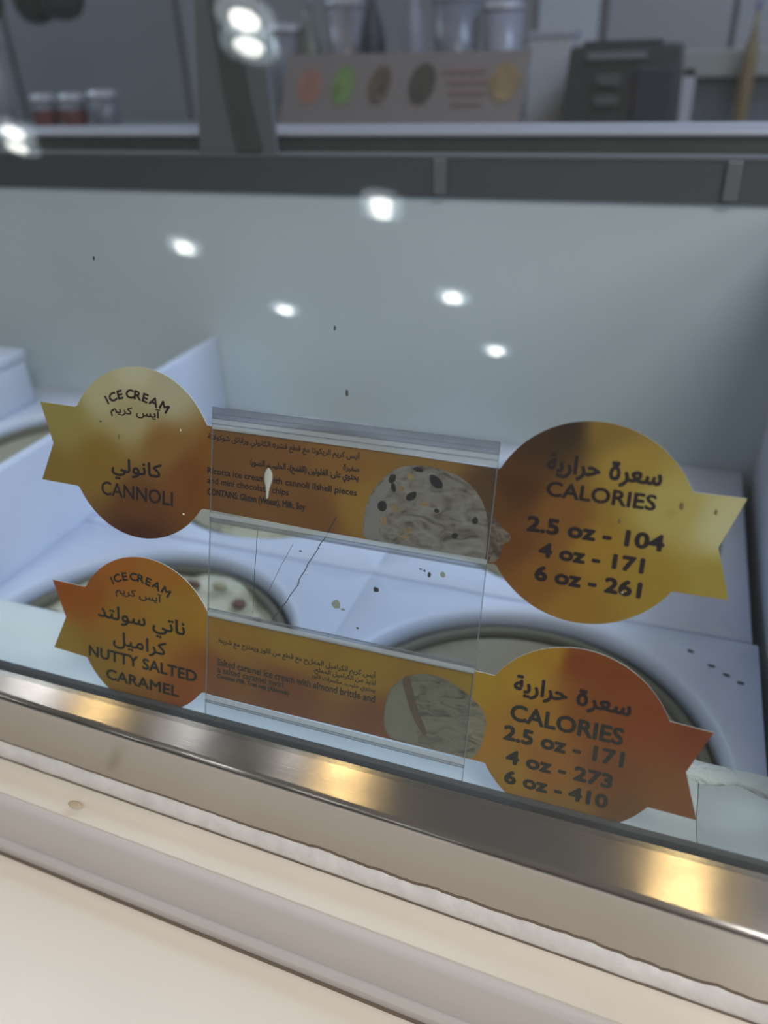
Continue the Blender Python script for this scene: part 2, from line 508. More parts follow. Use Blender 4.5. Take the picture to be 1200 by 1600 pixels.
# frost that has grown along the back of the ledge
bm = B()
rings = []
for i in range(161):
    x = -0.20 + 0.44 * i / 160
    h = 0.0004 + 0.0016 * abs(noise.noise(Vector((x * 70, 4, 1)))) + 0.0005 * noise.noise(Vector((x * 220, 9, 1)))
    w = 0.006 + 0.004 * noise.noise(Vector((x * 50, 2, 6)))
    rings.append([bm.verts.new((x, y, z)) for y, z in [(0.322 - w, -0.3400), (0.325 - w * .4, -0.3395 + h), (0.3290, -0.3392 + h), (0.3348 + h * .5, -0.3450 + h), (0.3352 + h * .5, -0.3480), (0.3300, -0.3480)]])
for r0, r1 in zip(rings, rings[1:]):
    for i in range(6): bm.faces.new((r0[i], r0[(i + 1) % 6], r1[(i + 1) % 6], r1[i]))
bm.faces.new(rings[0]); bm.faces.new(rings[-1][::-1])
tag(obj('frost', bm, MAT['frost'], cab, True), kind='stuff')

# liner: back panel with a cove, right side panel, floor, front wall
YB = 0.7825
prof = [(YB, -0.129), (YB + 0.03, -0.129), (YB + 0.03, -0.66), (YB, -0.66), (YB, -0.44)]
obj('back_panel', prism(B(), prof, [-1.3, 0.16]), MAT['liner'], cab)
obj('side_panel', box(B(), 0.104, 0.16, 0.262, YB, -0.66, -0.12, 0.003), MAT['white'], cab)
obj('cabinet_floor', box(B(), -1.3, 0.16, 0.225, YB + 0.03, -0.70, -0.66), MAT['liner'], cab)
obj('front_wall', box(B(), -0.75, 0.16, 0.205, 0.222, -0.70, -0.47), MAT['liner'], cab)
obj('body', box(B(), -1.3, 0.35, 0.225, 0.92, -1.33, -0.70), MAT['frame_steel'], cab)
# rear frame: dull steel face, dark channel, pale sill in two lengths, small clips
prof = [(YB - 0.004, -0.0935), (YB - 0.004, -0.1290), (YB + 0.05, -0.1290), (YB + 0.05, -0.0935)]
obj('rear_frame', prism(B(), prof, [-1.4, 0.5]), MAT['frame_steel'], cab)
prof = [(YB - 0.006, -0.0910), (YB - 0.006, -0.0938), (YB + 0.02, -0.0938), (YB + 0.02, -0.0910)]
obj('frame_lip', prism(B(), prof, [-1.4, 0.5]), MAT['grey'], cab)
prof = [(0.803, -0.0775), (0.803, -0.0935), (0.90, -0.0935), (0.90, -0.0775)]
obj('rear_channel', prism(B(), prof, [-1.4, 0.5]), MAT['dark_steel'], cab)
for x0, x1 in ((-1.4, -0.462), (-0.455, 0.5)):
    obj('rear_sill', box(B(), x0, x1, 0.798, 0.888, -0.0775, -0.0730, 0.0015), MAT['sill'], cab)
for x in (-0.228, 0.033):
    obj('frame_clip', box(B(), x - 0.006, x + 0.006, YB - 0.010, YB - 0.004, -0.126, -0.094, 0.001), MAT['grey'], cab)
# support arm rising from the rear frame
bm = B()
zb_, zt = -0.091, 0.42
for (xa, xb, xc, xd, y0, y1) in ((-0.493, -0.403, -0.425, -0.319, 0.779, 0.786),):
    vs = [bm.verts.new(c) for c in ((xa, y0, zb_), (xb, y0, zb_), (xd - 0.10, y0, zt), (xc, y0, zt), (xa, y1, zb_), (xb, y1, zb_), (xd - 0.10, y1, zt), (xc, y1, zt))]
    for f in ((0, 1, 2, 3), (7, 6, 5, 4), (0, 4, 5, 1), (1, 5, 6, 2), (2, 6, 7, 3), (3, 7, 4, 0)): bm.faces.new([vs[i] for i in f])
obj('support_arm', bm, plain('grey_arm', (0.12, 0.13, 0.145), 0.5, 0.2), cab)
bm = B()
vs = []
for y in (0.7745, 0.779):
    for x, z in ((-0.445, -0.089), (-0.418, -0.089), (-0.426, -0.04), (-0.434, 0.045), (-0.428, 0.20), (-0.436, 0.20), (-0.458, 0.045), (-0.452, -0.04)): vs.append(bm.verts.new((x, y, z)))
bm.faces.new(vs[:8]); bm.faces.new(vs[8:][::-1])
for i in range(8): bm.faces.new((vs[i], vs[(i + 1) % 8], vs[8 + (i + 1) % 8], vs[8 + i]))
obj('arm_gasket', bm, MAT['dark_steel'], cab)

# ------------------------------------------------------------------ collars, tubs and ice cream
def collar(cx, cy, r, x0, x1, y0, y1, z, t=0.012, flush=()):
    """white plate with a round hole: ring between circle and rectangle, lip rolled into the hole"""
    bm = B()
    angs = [2 * math.pi * i / 96 for i in range(96)]
    for xc in (x0, x1):
        for yc in (y0, y1): angs.append(math.atan2(yc - cy, xc - cx) % (2 * math.pi))
    angs = sorted(a_ for a_ in set(angs) if cy + r * math.sin(a_) >= y0 - 1e-6)
    # keep order starting just after the gap (if the front cuts the circle)
    full = len(angs) >= 98
    if not full:
        angs = [a_ - 2 * math.pi if a_ > 1.5 * math.pi else a_ for a_ in angs]
        angs.sort()
    cols = []
    for a_ in angs:
        c, s = math.cos(a_), math.sin(a_)
        tt = []
        if c > 1e-9: tt.append((x1 - cx) / c)
        if c < -1e-9: tt.append((x0 - cx) / c)
        if s > 1e-9: tt.append((y1 - cy) / s)
        if s < -1e-9: tt.append((y0 - cy) / s)
        R_ = max(min(tt), r + 0.001)
        ex = cx + R_ * c
        on_flush = ('x1' in flush and abs(ex - x1) < 1e-5) or ('x0' in flush and abs(ex - x0) < 1e-5)
        pr = [(R_, z - t), (R_, z - (0.0001 if on_flush else 0.0015)), (R_ - (0.0001 if on_flush else 0.0015), z), (r + 0.010, z), (r + 0.005, z - 0.001), (r + 0.0015, z - 0.004), (r, z - 0.009), (r, z - 0.024), (r + 0.003, z - 0.024), (r + 0.003, z - t)]
        cols.append([bm.verts.new((cx + q * c, cy + q * s, zz)) for q, zz in pr])
    if full: cols.append(cols[0])
    for a_, b_ in zip(cols, cols[1:]):
        for i in range(10):
            bm.faces.new((a_[i], a_[(i + 1) % 10], b_[(i + 1) % 10], b_[i]))
    if not full:
        bm.faces.new(cols[0]); bm.faces.new(cols[-1][::-1])
    return bm


def tub(c, r, ztop, depth, fill, label, seed, pieces=False, group=None):
    t = empty('ice_cream_tub', (c[0], c[1], ztop - depth), label, 'tub', group)
    w = 0.003
    obj('carton', lathe(B(), [(0.0, ztop - depth), (r * 0.96, ztop - depth), (r, ztop), (r - w, ztop), (r * 0.96 - w, ztop - depth + 0.004), (0.0, ztop - depth + 0.004)], c, 64), MAT['carton'], t, True)
    obj('rim', lathe(B(), [(r + 0.002, ztop - 0.009), (r + 0.002, ztop), (r, ztop + 0.002), (r - 0.004, ztop + 0.001), (r - 0.0045, ztop - 0.006), (r - 0.002, ztop - 0.009)], c, 64, True), MAT['rim'], t, True)
    bm = B()
    zf = ztop - fill; rr = r * (0.96 + 0.04 * (1 - fill / depth)) - w - 0.001
    rings = []
    for k in range(15):
        q = rr * k / 14
        if k == 0:
            rings.append([bm.verts.new((c[0], c[1], zf + 0.01 * noise.noise(Vector((0, 0, seed)))))])
            continue
        ring = []
        for i in range(56):
            a_ = 2 * math.pi * i / 56
            x, y = q * math.cos(a_), q * math.sin(a_)
            h = 0.012 * noise.noise(Vector((x * 22, y * 22, seed))) + 0.006 * noise.noise(Vector((x * 60, y * 60, seed)))
            ring.append(bm.verts.new((c[0] + x, c[1] + y, zf + h + 0.012 * (k / 14) ** 3)))
        rings.append(ring)
    base = [bm.verts.new((v.co.x, v.co.y, zf - 0.05)) for v in rings[-1]]
    for a_, b_ in list(zip(rings, rings[1:])) + [(rings[-1], base)]:
        for i in range(56):
            j = (i + 1) % 56
            if len(a_) == 1: bm.faces.new((a_[0], b_[i], b_[j]))
            else: bm.faces.new((a_[i], b_[i], b_[j], a_[j]))
    bm.faces.new(base)
    ice = obj('ice_cream', bm, MAT['icecream'], t, True)
    if pieces:
        rnd = random.Random(seed)
        spots = [(-0.004, 0.107), (-0.020, 0.109), (0.048, 0.095), (0.024, 0.106), (-0.098, 0.036), (-0.088, 0.060), (-0.108, 0.010), (-0.100, 0.024), (0.072, 0.080), (0.060, 0.070), (-0.060, 0.090), (0.005, 0.092)]
        for i, (x, y) in enumerate(spots):
            bm = B()
            bmesh.ops.create_icosphere(bm, subdivisions=1, radius=1)
            h = 0.012 * noise.noise(Vector((x * 22, y * 22, seed))) + 0.012 * (math.hypot(x, y) / rr) ** 3
            s1, s2, s3 = rnd.uniform(.006, .010), rnd.uniform(.004, .007), .004
            for v in bm.verts: v.co = Vector((c[0] + x + v.co.x * s1, c[1] + y + v.co.y * s2, zf + h + 0.005 + v.co.z * s3))
            obj('fruit_piece' if i % 2 == 0 else 'nut_piece', bm, MAT['berry'] if i % 2 == 0 else MAT['grain'], ice, True)
    return t


ZP = -0.385
XL, XM, XR = -0.506, -0.2055, 0.0985
RH = 0.1335
YS = 0.5016
tag(obj('tub_collar', collar(-0.057, 0.356, RH, XM + .0001, XR - .002, 0.337, YS - .001, ZP, flush=('x0',)), MAT['white'], None, True), 'white plastic tub collar around the empty front tub at right', 'tub collar', 'white tub collars')
tag(obj('tub_collar', collar(-0.356, 0.350, RH, XL + .001, XM - .0001, 0.337, YS - .001, ZP, flush=('x1',)), MAT['white'], None, True), 'white plastic tub collar around the filled front tub at left', 'tub collar', 'white tub collars')
tag(obj('tub_collar', collar(-0.054, 0.652, 0.1275, XM + .0001, XR - .006, YS + .001, YB - .001, ZP, flush=('x0',)), MAT['white'], None, True), 'white plastic tub collar in the back row at right behind calories disc', 'tub collar', 'white tub collars')
tag(obj('tub_collar', collar(-0.356, 0.652, 0.1275, XL + .001, XM - .0001, YS + .001, YB - .001, ZP, flush=('x1',)), MAT['white'], None, True), 'white plastic tub collar in the back row behind the cannoli disc', 'tub collar', 'white tub collars')
tub((-0.057, 0.356), 0.1265, -0.3985, 0.25, 0.20, 'nearly empty beige ice cream tub in the front row at right', 3.3, group='ice cream tubs')
tub((-0.356, 0.353), 0.1255, -0.3985, 0.25, 0.016, 'ice cream tub at front left full of pale ice cream with red bits', 5.1, True, group='ice cream tubs')
tub((-0.054, 0.652), 0.1205, -0.3985, 0.25, 0.14, 'low beige ice cream tub in the back row behind right calories disc', 8.4, group='ice cream tubs')
tub((-0.356, 0.652), 0.1205, -0.3985, 0.25, 0.10, 'ice cream tub in the back row behind the cannoli disc', 9.7, group='ice cream tubs')
# upright divider, and the next column of tubs to its left
obj('divider', box(B(), -0.516, XL, 0.337, YB - .0005, -0.47, -0.292, 0.003), MAT['white'], cab, True)
tag(obj('tub_collar', collar(-0.64, 0.620, 0.1225, -0.818, -0.517, 0.496, YB - .001, ZP), MAT['white'], None, True), 'white plastic tub collar left of the upright divider at far left', 'tub collar', 'white tub collars')
tub((-0.64, 0.620), 0.1155, -0.3985, 0.25, 0.05, 'ice cream tub left of the upright divider at far left edge', 2.2, group='ice cream tubs')
bxo = empty('plastic_box', (-0.83, 0.69, ZP), 'white plastic box standing on the collar at far left', 'box')
obj('box_body', box(B(), -0.90, -0.765, 0.668, 0.735, ZP, -0.328, 0.004), MAT['white'], bxo, True)
obj('box_lid', box(B(), -0.902, -0.763, 0.666, 0.737, -0.328, -0.314, 0.003), MAT['white'], bxo, True)

# ------------------------------------------------------------------ sign holder and flavour cards (frame of the glass)
ROT = (math.radians(90) - TILT, 0, 0)


def gl_empty(name, u, v, n_, label, cat, group=None):
    e = bpy.data.objects.new(name, None); e.empty_display_size = 0.01
    COL.objects.link(e)
    c = gp(u, v, n_)
    e.location = (c.x, c.y, c.z + Z0)
    e.rotation_euler = ROT
    return tag(e, label, cat, group)


def lbox(bm, u0, u1, v0, v1, n0, n1):
    return box(bm, u0 / 1000, u1 / 1000, v0 / 1000, v1 / 1000, n0 / 1000, n1 / 1000)


holder = gl_empty('sign_holder', 0, 0, 0, 'clear acrylic sign holder with rails behind the leaning glass', 'sign holder')
obj('sheet', lbox(B(), 0.5, 149.5, -180, -0.8, 0.75, 1.15), MAT['acrylic'], holder, local=True)
for u in (0.0, 149.5):
    obj('sheet_edge', lbox(B(), u, u + 0.5, -180.5, -0.5, 0.7, 1.25), MAT['acrylic_edge'], holder, local=True)
# rails: (top v, bottom v), the bright inner lip, thin ridges
for v0, v1, b0, b1, ridges in ((-6.0, 0.0, -11.4, -6.0, (0.0, -3.2, -5.6, -8.4)), (-61.2, -58.8, -58.8, -56.0, (-58.4, -60.2)), (-111.4, -109.4, -114.2, -111.4, (-109.6, -113.9)), (-165.6, -164.2, -164.2, -161.6, (-164.0, -165.4))):
    rl = obj('rail', lbox(B(), 0.3, 149.8, v0, v1, 1.2, 1.6), MAT['acrylic_lip'], holder, local=True)
    obj('bright_lip', lbox(B(), 0.3, 149.8, b0, b1, 1.2, 1.6), MAT['acrylic_bright'], rl, local=True)
    for rv in ridges:
        obj('ridge', lbox(B(), 0.2, 150.0, rv - 0.22, rv + 0.12, 1.6, 2.1), MAT['acrylic_edge'], rl, local=True)


def strip(pts, w, n_):
    bm = B()
    L = []
    for i, p_ in enumerate(pts):
        a_ = Vector(pts[max(0, i - 1)]); b_ = Vector(pts[min(len(pts) - 1, i + 1)])
        d = (b_ - a_).normalized(); pp = Vector((-d.y, d.x)) * w * (0.5 if 0 < i < len(pts) - 1 else 0.2)
        for nn in (n_, n_ + 0.05):
            L.append([bm.verts.new(((p_[0] + pp.x) / 1000, (p_[1] + pp.y) / 1000, nn / 1000)), bm.verts.new(((p_[0] - pp.x) / 1000, (p_[1] - pp.y) / 1000, nn / 1000))])
    for i in range(0, len(L) - 2, 2):
        a0, a1, b0, b1 = L[i], L[i + 1], L[i + 2], L[i + 3]
        bm.faces.new((a1[0], a1[1], b1[1], b1[0])); bm.faces.new((a0[0], b0[0], b0[1], a0[1]))
        bm.faces.new((a0[0], a1[0], b1[0], b0[0])); bm.faces.new((a0[1], b0[1], b1[1], a1[1]))
    bm.faces.new((L[0][0], L[0][1], L[1][1], L[1][0])); bm.faces.new((L[-2][0], L[-1][0], L[-1][1], L[-2][1]))
    return bm


def wig(pts, n_=7, amp=0.5, seed=0):
    out = []
    for (x0, y0), (x1, y1) in zip(pts, pts[1:]):
        for i in range(n_):
            t = i / n_
            x, y = x0 + (x1 - x0) * t, y0 + (y1 - y0) * t
            out.append((x + amp * noise.noise(Vector((y * .2, seed, 0))), y))
    out.append(pts[-1])
    return out


for i, (L, w) in enumerate(([(72.5, -46.9), (67.0, -58.5), (57.4, -76.1), (52.8, -86.4)], 0.55), ([(54.2, -84.7), (47.5, -96.2), (38.7, -109.8)], 0.5), ([(28.8, -56.8), (28.0, -83.2), (27.9, -107.7)], 0.3), ([(49.4, -64.8), (42.8, -78.7), (36.1, -94.1)], 0.25))[:4] if False else enumerate((([(72.5, -46.9), (67.0, -58.5), (57.4, -76.1), (52.8, -86.4)], 0.5), ([(54.2, -84.7), (47.5, -96.2), (38.7, -109.8)], 0.45), ([(28.8, -56.8), (28.0, -83.2), (27.9, -107.7)], 0.28), ([(49.4, -64.8), (42.8, -78.7), (36.1, -94.1)], 0.22))):
    obj('crack', strip(wig(L, 7, 0.6, i), w, 1.25), MAT['crack'], holder, local=True)


def blob(u, v, ru, rv, n_, seed, th=0.25, seg=14):
    bm = B()
    c0 = bm.verts.new((u / 1000, v / 1000, (n_ + th) / 1000))
    top, bot = [], []
    for i in range(seg):
        a_ = 2 * math.pi * i / seg
        q = 1 + 0.35 * noise.noise(Vector((math.cos(a_) * 1.5, math.sin(a_) * 1.5, seed)))
        top.append(bm.verts.new(((u + ru * .8 * q * math.cos(a_)) / 1000, (v + rv * .8 * q * math.sin(a_)) / 1000, (n_ + th * .8) / 1000)))
        bot.append(bm.verts.new(((u + ru * q * math.cos(a_)) / 1000, (v + rv * q * math.sin(a_)) / 1000, n_ / 1000)))
    for i in range(seg):
        j = (i + 1) % seg
        bm.faces.new((c0, top[i], top[j])); bm.faces.new((top[i], bot[i], bot[j], top[j]))
    bm.faces.new(bot[::-1])
    return bm


for i, (u, v, a_, b_) in enumerate(((75.3, -93.0, 2.6, 2.2), (79.0, -95.0, 1.3, 0.7), (96.1, -81.0, 1.5, 1.5), (118.0, -66.4, 0.9, 0.4), (122.6, -68.4, 0.8, 1.2), (120.0, -66.9, 0.7, 0.5), (53.6, -68.2, 1.0, 0.4), (129.3, -67.2, 1.3, 1.5), (87.7, -103.3, 0.7, 0.6))):
    obj('spot', blob(u, v, a_, b_, 1.2, i * 3.7, 0.1), MAT['speck'] if i in (0, 1, 7) else MAT['crumb'], holder, local=True)

# ---- lettering ---------------------------------------------------------------------------------
AR = {}
for ch, code, n_ in (('ء', 0xFE80, 1), ('آ', 0xFE81, 2), ('أ', 0xFE83, 2), ('إ', 0xFE87, 2), ('ئ', 0xFE89, 4), ('ا', 0xFE8D, 2), ('ب', 0xFE8F, 4), ('ة', 0xFE93, 2),
                     ('ت', 0xFE95, 4), ('ث', 0xFE99, 4), ('ج', 0xFE9D, 4), ('ح', 0xFEA1, 4), ('خ', 0xFEA5, 4), ('د', 0xFEA9, 2), ('ذ', 0xFEAB, 2), ('ر', 0xFEAD, 2),
                     ('ز', 0xFEAF, 2), ('س', 0xFEB1, 4), ('ش', 0xFEB5, 4), ('ص', 0xFEB9, 4), ('ض', 0xFEBD, 4), ('ط', 0xFEC1, 4), ('ع', 0xFEC9, 4), ('غ', 0xFECD, 4),
                     ('ف', 0xFED1, 4), ('ق', 0xFED5, 4), ('ك', 0xFED9, 4), ('ل', 0xFEDD, 4), ('م', 0xFEE1, 4), ('ن', 0xFEE5, 4), ('ه', 0xFEE9, 4), ('و', 0xFEED, 2),
                     ('ى', 0xFEEF, 2), ('ي', 0xFEF1, 4)):
    AR[ch] = (code, n_)


def shape(s):
    """join Arabic letters and put them in visual order (left to right)"""
    s = s.replace('لا', '\ue0fb')
    A2 = dict(AR); A2['\ue0fb'] = (0xFEFB, 2)
    out = []
    for i, c in enumerate(s):
        if c in A2:
            code, k = A2[c]
            pv = s[i - 1] if i else ' '
            nx = s[i + 1] if i + 1 < len(s) else ' '
            jp = pv in A2 and A2[pv][1] == 4 and k >= 2
            jn = nx in A2 and k == 4 and A2[nx][1] >= 2
            form = 3 if jp and jn else 1 if jp else 2 if jn else 0
            out.append(chr(code + form))
        else:
            out.append({'(': ')', ')': '('}.get(c, c))
    return ''.join(reversed(out))


CACHE = {}


def text_mesh(body, bold, space=1.0):
    # the bundled font's isolated teh marbuta fills badly: ring sign plus two dots instead
    if body.startswith('\ufe93') and (body, 'tm') not in CACHE:
        vs, fs = text_mesh('\u0665' + body[1:], 0.0, 1.0)
        rv, _ = text_mesh('\u0665', 0.0, 1.0)
        vs, fs = list(vs), list(fs)
        x0 = min(v[0] for v in vs); w = max(v[0] for v in rv) - min(v[0] for v in rv)
        top = max(v[1] for v in rv)
        for k in (-1, 1):
            cx = x0 + w * 0.5 + k * 0.075
            b = len(vs)
            vs += [(cx - .055, top + .06), (cx + .055, top + .06), (cx + .055, top + .17), (cx - .055, top + .17)]
            fs.append((b, b + 1, b + 2, b + 3))
        CACHE[(body, 'tm')] = (vs, fs)
    if (body, 'tm') in CACHE: return CACHE[(body, 'tm')]
    body = body.replace('\ufe93', '\u0665')
    key = (body, bold, space)
    if key not in CACHE:
        c = bpy.data.curves.new('text', 'FONT')
        c.body = body
        c.offset = bold
        c.resolution_u = 3
        c.space_character = space
        o = bpy.data.objects.new('text', c)
        COL.objects.link(o)
        dg = bpy.context.evaluated_depsgraph_get()
        me = bpy.data.meshes.new_from_object(o.evaluated_get(dg))
        vs = [(v.co.x, v.co.y) for v in me.vertices]
        fs = [tuple(f.vertices) for f in me.polygons]
        bpy.data.objects.remove(o); bpy.data.curves.remove(c); bpy.data.meshes.remove(me)
        CACHE[key] = (vs, fs)
    return CACHE[key]


def lettering(parent, body, u0, u1, v0, v1, mat, bold=0.0, n_=0.30, rot=0.0, name='lettering'):
    """fit the ink box of a text to u0..u1, v0..v1 (mm on the card); bold = stroke growth in mm, by overlaid copies"""
    vs, fs = text_mesh(body, 0.0, 1.0)
    xa, xb = min(v[0] for v in vs), max(v[0] for v in vs)
    ya, yb = min(v[1] for v in vs), max(v[1] for v in vs)
    me = bpy.data.meshes.new(name)
    cu, cv = (u0 + u1) / 2, (v0 + v1) / 2
    co, ff = [], []
    sh = [(0, 0)] + ([(bold * math.cos(t * math.pi / 4), bold * math.sin(t * math.pi / 4)) for t in range(8)] if bold else [])
    for k, (sx, sy) in enumerate(sh):
        b0 = len(co)
        for x, y in vs:
            u = u0 + bold + (x - xa) / (xb - xa) * (u1 - u0 - 2 * bold) - cu + sx
            v = v0 + bold + (y - ya) / (yb - ya) * (v1 - v0 - 2 * bold) - cv + sy
            if rot: u, v = u * math.cos(rot) - v * math.sin(rot), u * math.sin(rot) + v * math.cos(rot)
            co.append(((u + cu) / 1000, (v + cv) / 1000, (n_ + 0.002 * k) / 1000))
        ff += [tuple(i + b0 for i in f) for f in fs]
    me.from_pydata(co, [], ff); me.update()
    return link(name, me, mat, parent)


def arch(parent, pts, sizes, mat):
    for (ch, u, v), r in zip(pts, sizes):
        vs, fs = text_mesh(ch, 0.0)
        xa, xb = min(q[0] for q in vs), max(q[0] for q in vs); ya, yb = min(q[1] for q in vs), max(q[1] for q in vs)
        k = 5.0 / (yb - ya)
        w = (xb - xa) * k * 1.12
        lettering(parent, ch, u - w / 2 - .2, u + w / 2 + .2, v - 2.5, v + 2.5, mat, 0.26, rot=math.radians(r), name='arched_letter')


# ---- the cards ---------------------------------------------------------------------------------
def interp(pts, u, v):
    s = 0; c = [0, 0, 0]
    for pu, pv, col in pts:
        w = 1 / ((pu - u) ** 2 + (pv - v) ** 2 + 10) ** 1.9
        s += w
        for i in range(3): c[i] += w * col[i]
    return [x / s for x in c]


def lin(c): return tuple((x / 255 / 12.92) if x <= 10 else ((x / 255 + 0.055) / 1.055) ** 2.4 for x in c)


def card_mesh(parent, du, dv, circ, tailL, tailR, neck, colfun):
    """outline = left tail + disc + neck + disc + right tail, built as a fine grid so the printed gradient can live on its points"""
    (c1u, c1v, r1u, r1v), (c2u, c2v, r2u, r2v) = circ
    us = set()
    uL, uN, uJ = tailL[0], tailL[1], tailL[2]
    uRJ, uRN, uR = tailR
    u = uL
    while u < uR:
        us.add(round(u, 3)); u += 1.5
    us |= {uL, uN, uJ, uRJ, uRN, uR}
    us = sorted(us)
    def pw(L, u):
        for (a_, x), (b_, y) in zip(L, L[1:]):
            if u <= b_: return x + (y - x) * max(0.0, (u - a_) / (b_ - a_))
        return L[-1][1]

    def hilo(u):
        vt, vb = pw(neck[0], u), pw(neck[1], u)
        mid = (vt + vb) / 2
        hi, lo = vt, vb
        for cu, cv, ru, rv in circ:
            t = 1 - ((u - cu) / ru) ** 2
            if t > 0:
                h = rv * math.sqrt(t)
                hi = max(hi, cv + h); lo = min(lo, cv - h)
        m1 = m2 = mid
        if u < uN:
            k = (uN - u) / (uN - uL); m2 = mid + (vt - mid) * k; m1 = mid - (mid - vb) * k
        if u > uRN:
            k = (u - uRN) / (uR - uRN); m2 = mid + (vt - mid) * k; m1 = mid - (mid - vb) * k
        return hi, m2, m1, lo
    bm = B()
    lay = bm.verts.layers.float_color.new('print')
    NR = 12
    pt_, pb_ = [], []
    for u in us:
        hi, m2, m1, lo = hilo(u)
        a_ = [bm.verts.new((u / 1000, (m2 + (hi - m2) * i / NR) / 1000, 0)) for i in range(NR + 1)]
        if abs(m1 - m2) < 1e-6:
            b_ = [bm.verts.new((u / 1000, (lo + (m1 - lo) * i / NR) / 1000, 0)) for i in range(NR)] + [a_[0]]
        else:
            b_ = [bm.verts.new((u / 1000, (lo + (m1 - lo) * i / NR) / 1000, 0)) for i in range(NR + 1)]
        pt_.append(a_); pb_.append(b_)
    for S_ in (pt_, pb_):
        for a_, b_ in zip(S_, S_[1:]):
            for i in range(NR):
                q = [a_[i], b_[i], b_[i + 1], a_[i + 1]]
                bm.faces.new(q)
    bmesh.ops.remove_doubles(bm, verts=bm.verts, dist=1e-7)
    for v in bm.verts:
        c = lin(colfun(v.co.x * 1000, v.co.y * 1000))
        v[lay] = (c[0], c[1], c[2], 1)
    bmesh.ops.recalc_face_normals(bm, faces=bm.faces)
    if sum(f.normal.z for f in bm.faces) < 0:
        bmesh.ops.reverse_faces(bm, faces=bm.faces)
    me = bpy.data.meshes.new('printed_strip')
    bm.to_mesh(me); bm.free()
    o = link('printed_strip', me, MAT['gold'], parent)
    me.materials.append(MAT['card_edge'])
    s_ = o.modifiers.new('thickness', 'SOLIDIFY'); s_.thickness = 0.0005; s_.offset = 0.0
    s_.material_offset_rim = 1
    return o


def flat(parent, name, pts, n_, mat, th=0.04, smooth=2):
    """flat printed patch"""
    P = [Vector(p_) for p_ in pts]
    for _ in range(smooth):
        Q = []
        for a_, b_ in zip(P, P[1:] + P[:1]): Q += [a_ * .75 + b_ * .25, a_ * .25 + b_ * .75]
        P = Q
    bm = B()
    t = [bm.verts.new((p_.x / 1000, p_.y / 1000, (n_ + th) / 1000)) for p_ in P]
    b_ = [bm.verts.new((p_.x / 1000, p_.y / 1000, n_ / 1000)) for p_ in P]
    bm.faces.new(t); bm.faces.new(b_[::-1])
    for i in range(len(P)):
        j = (i + 1) % len(P)
        bm.faces.new((t[i], t[j], b_[j], b_[i]))
    return obj(name, bm, mat, parent, local=True)


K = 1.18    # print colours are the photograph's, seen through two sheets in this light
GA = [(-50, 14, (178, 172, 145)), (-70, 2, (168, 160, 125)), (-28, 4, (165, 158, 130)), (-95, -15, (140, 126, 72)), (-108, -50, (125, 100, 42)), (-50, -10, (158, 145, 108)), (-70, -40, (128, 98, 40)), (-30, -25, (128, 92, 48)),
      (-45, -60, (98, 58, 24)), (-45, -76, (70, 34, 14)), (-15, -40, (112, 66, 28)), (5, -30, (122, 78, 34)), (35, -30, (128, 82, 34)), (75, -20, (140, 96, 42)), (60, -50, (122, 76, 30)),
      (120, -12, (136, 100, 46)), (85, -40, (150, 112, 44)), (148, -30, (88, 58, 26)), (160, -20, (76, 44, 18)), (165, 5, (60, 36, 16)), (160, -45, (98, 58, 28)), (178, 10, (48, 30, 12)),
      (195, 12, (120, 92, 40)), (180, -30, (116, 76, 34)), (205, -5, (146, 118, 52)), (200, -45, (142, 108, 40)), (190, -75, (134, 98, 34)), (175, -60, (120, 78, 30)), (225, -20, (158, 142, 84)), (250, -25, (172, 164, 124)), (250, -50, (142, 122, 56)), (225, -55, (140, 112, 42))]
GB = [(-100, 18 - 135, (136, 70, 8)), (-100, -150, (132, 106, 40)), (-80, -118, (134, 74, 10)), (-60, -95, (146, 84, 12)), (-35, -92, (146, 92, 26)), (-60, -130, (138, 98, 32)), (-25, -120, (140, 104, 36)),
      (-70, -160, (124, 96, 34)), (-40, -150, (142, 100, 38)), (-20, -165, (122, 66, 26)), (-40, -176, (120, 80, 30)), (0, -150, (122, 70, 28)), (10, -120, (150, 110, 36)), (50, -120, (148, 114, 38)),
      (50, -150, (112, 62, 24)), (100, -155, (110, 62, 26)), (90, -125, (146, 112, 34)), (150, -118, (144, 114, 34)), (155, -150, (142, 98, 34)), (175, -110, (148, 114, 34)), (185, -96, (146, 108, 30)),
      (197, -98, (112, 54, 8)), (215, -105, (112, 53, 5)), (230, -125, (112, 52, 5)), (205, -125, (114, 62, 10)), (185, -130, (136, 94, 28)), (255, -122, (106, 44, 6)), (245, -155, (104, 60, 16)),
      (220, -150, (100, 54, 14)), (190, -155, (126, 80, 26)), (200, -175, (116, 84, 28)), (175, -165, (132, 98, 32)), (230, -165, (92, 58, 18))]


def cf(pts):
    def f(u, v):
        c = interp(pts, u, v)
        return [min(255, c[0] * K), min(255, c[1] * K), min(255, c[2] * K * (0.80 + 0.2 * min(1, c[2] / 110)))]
    return f


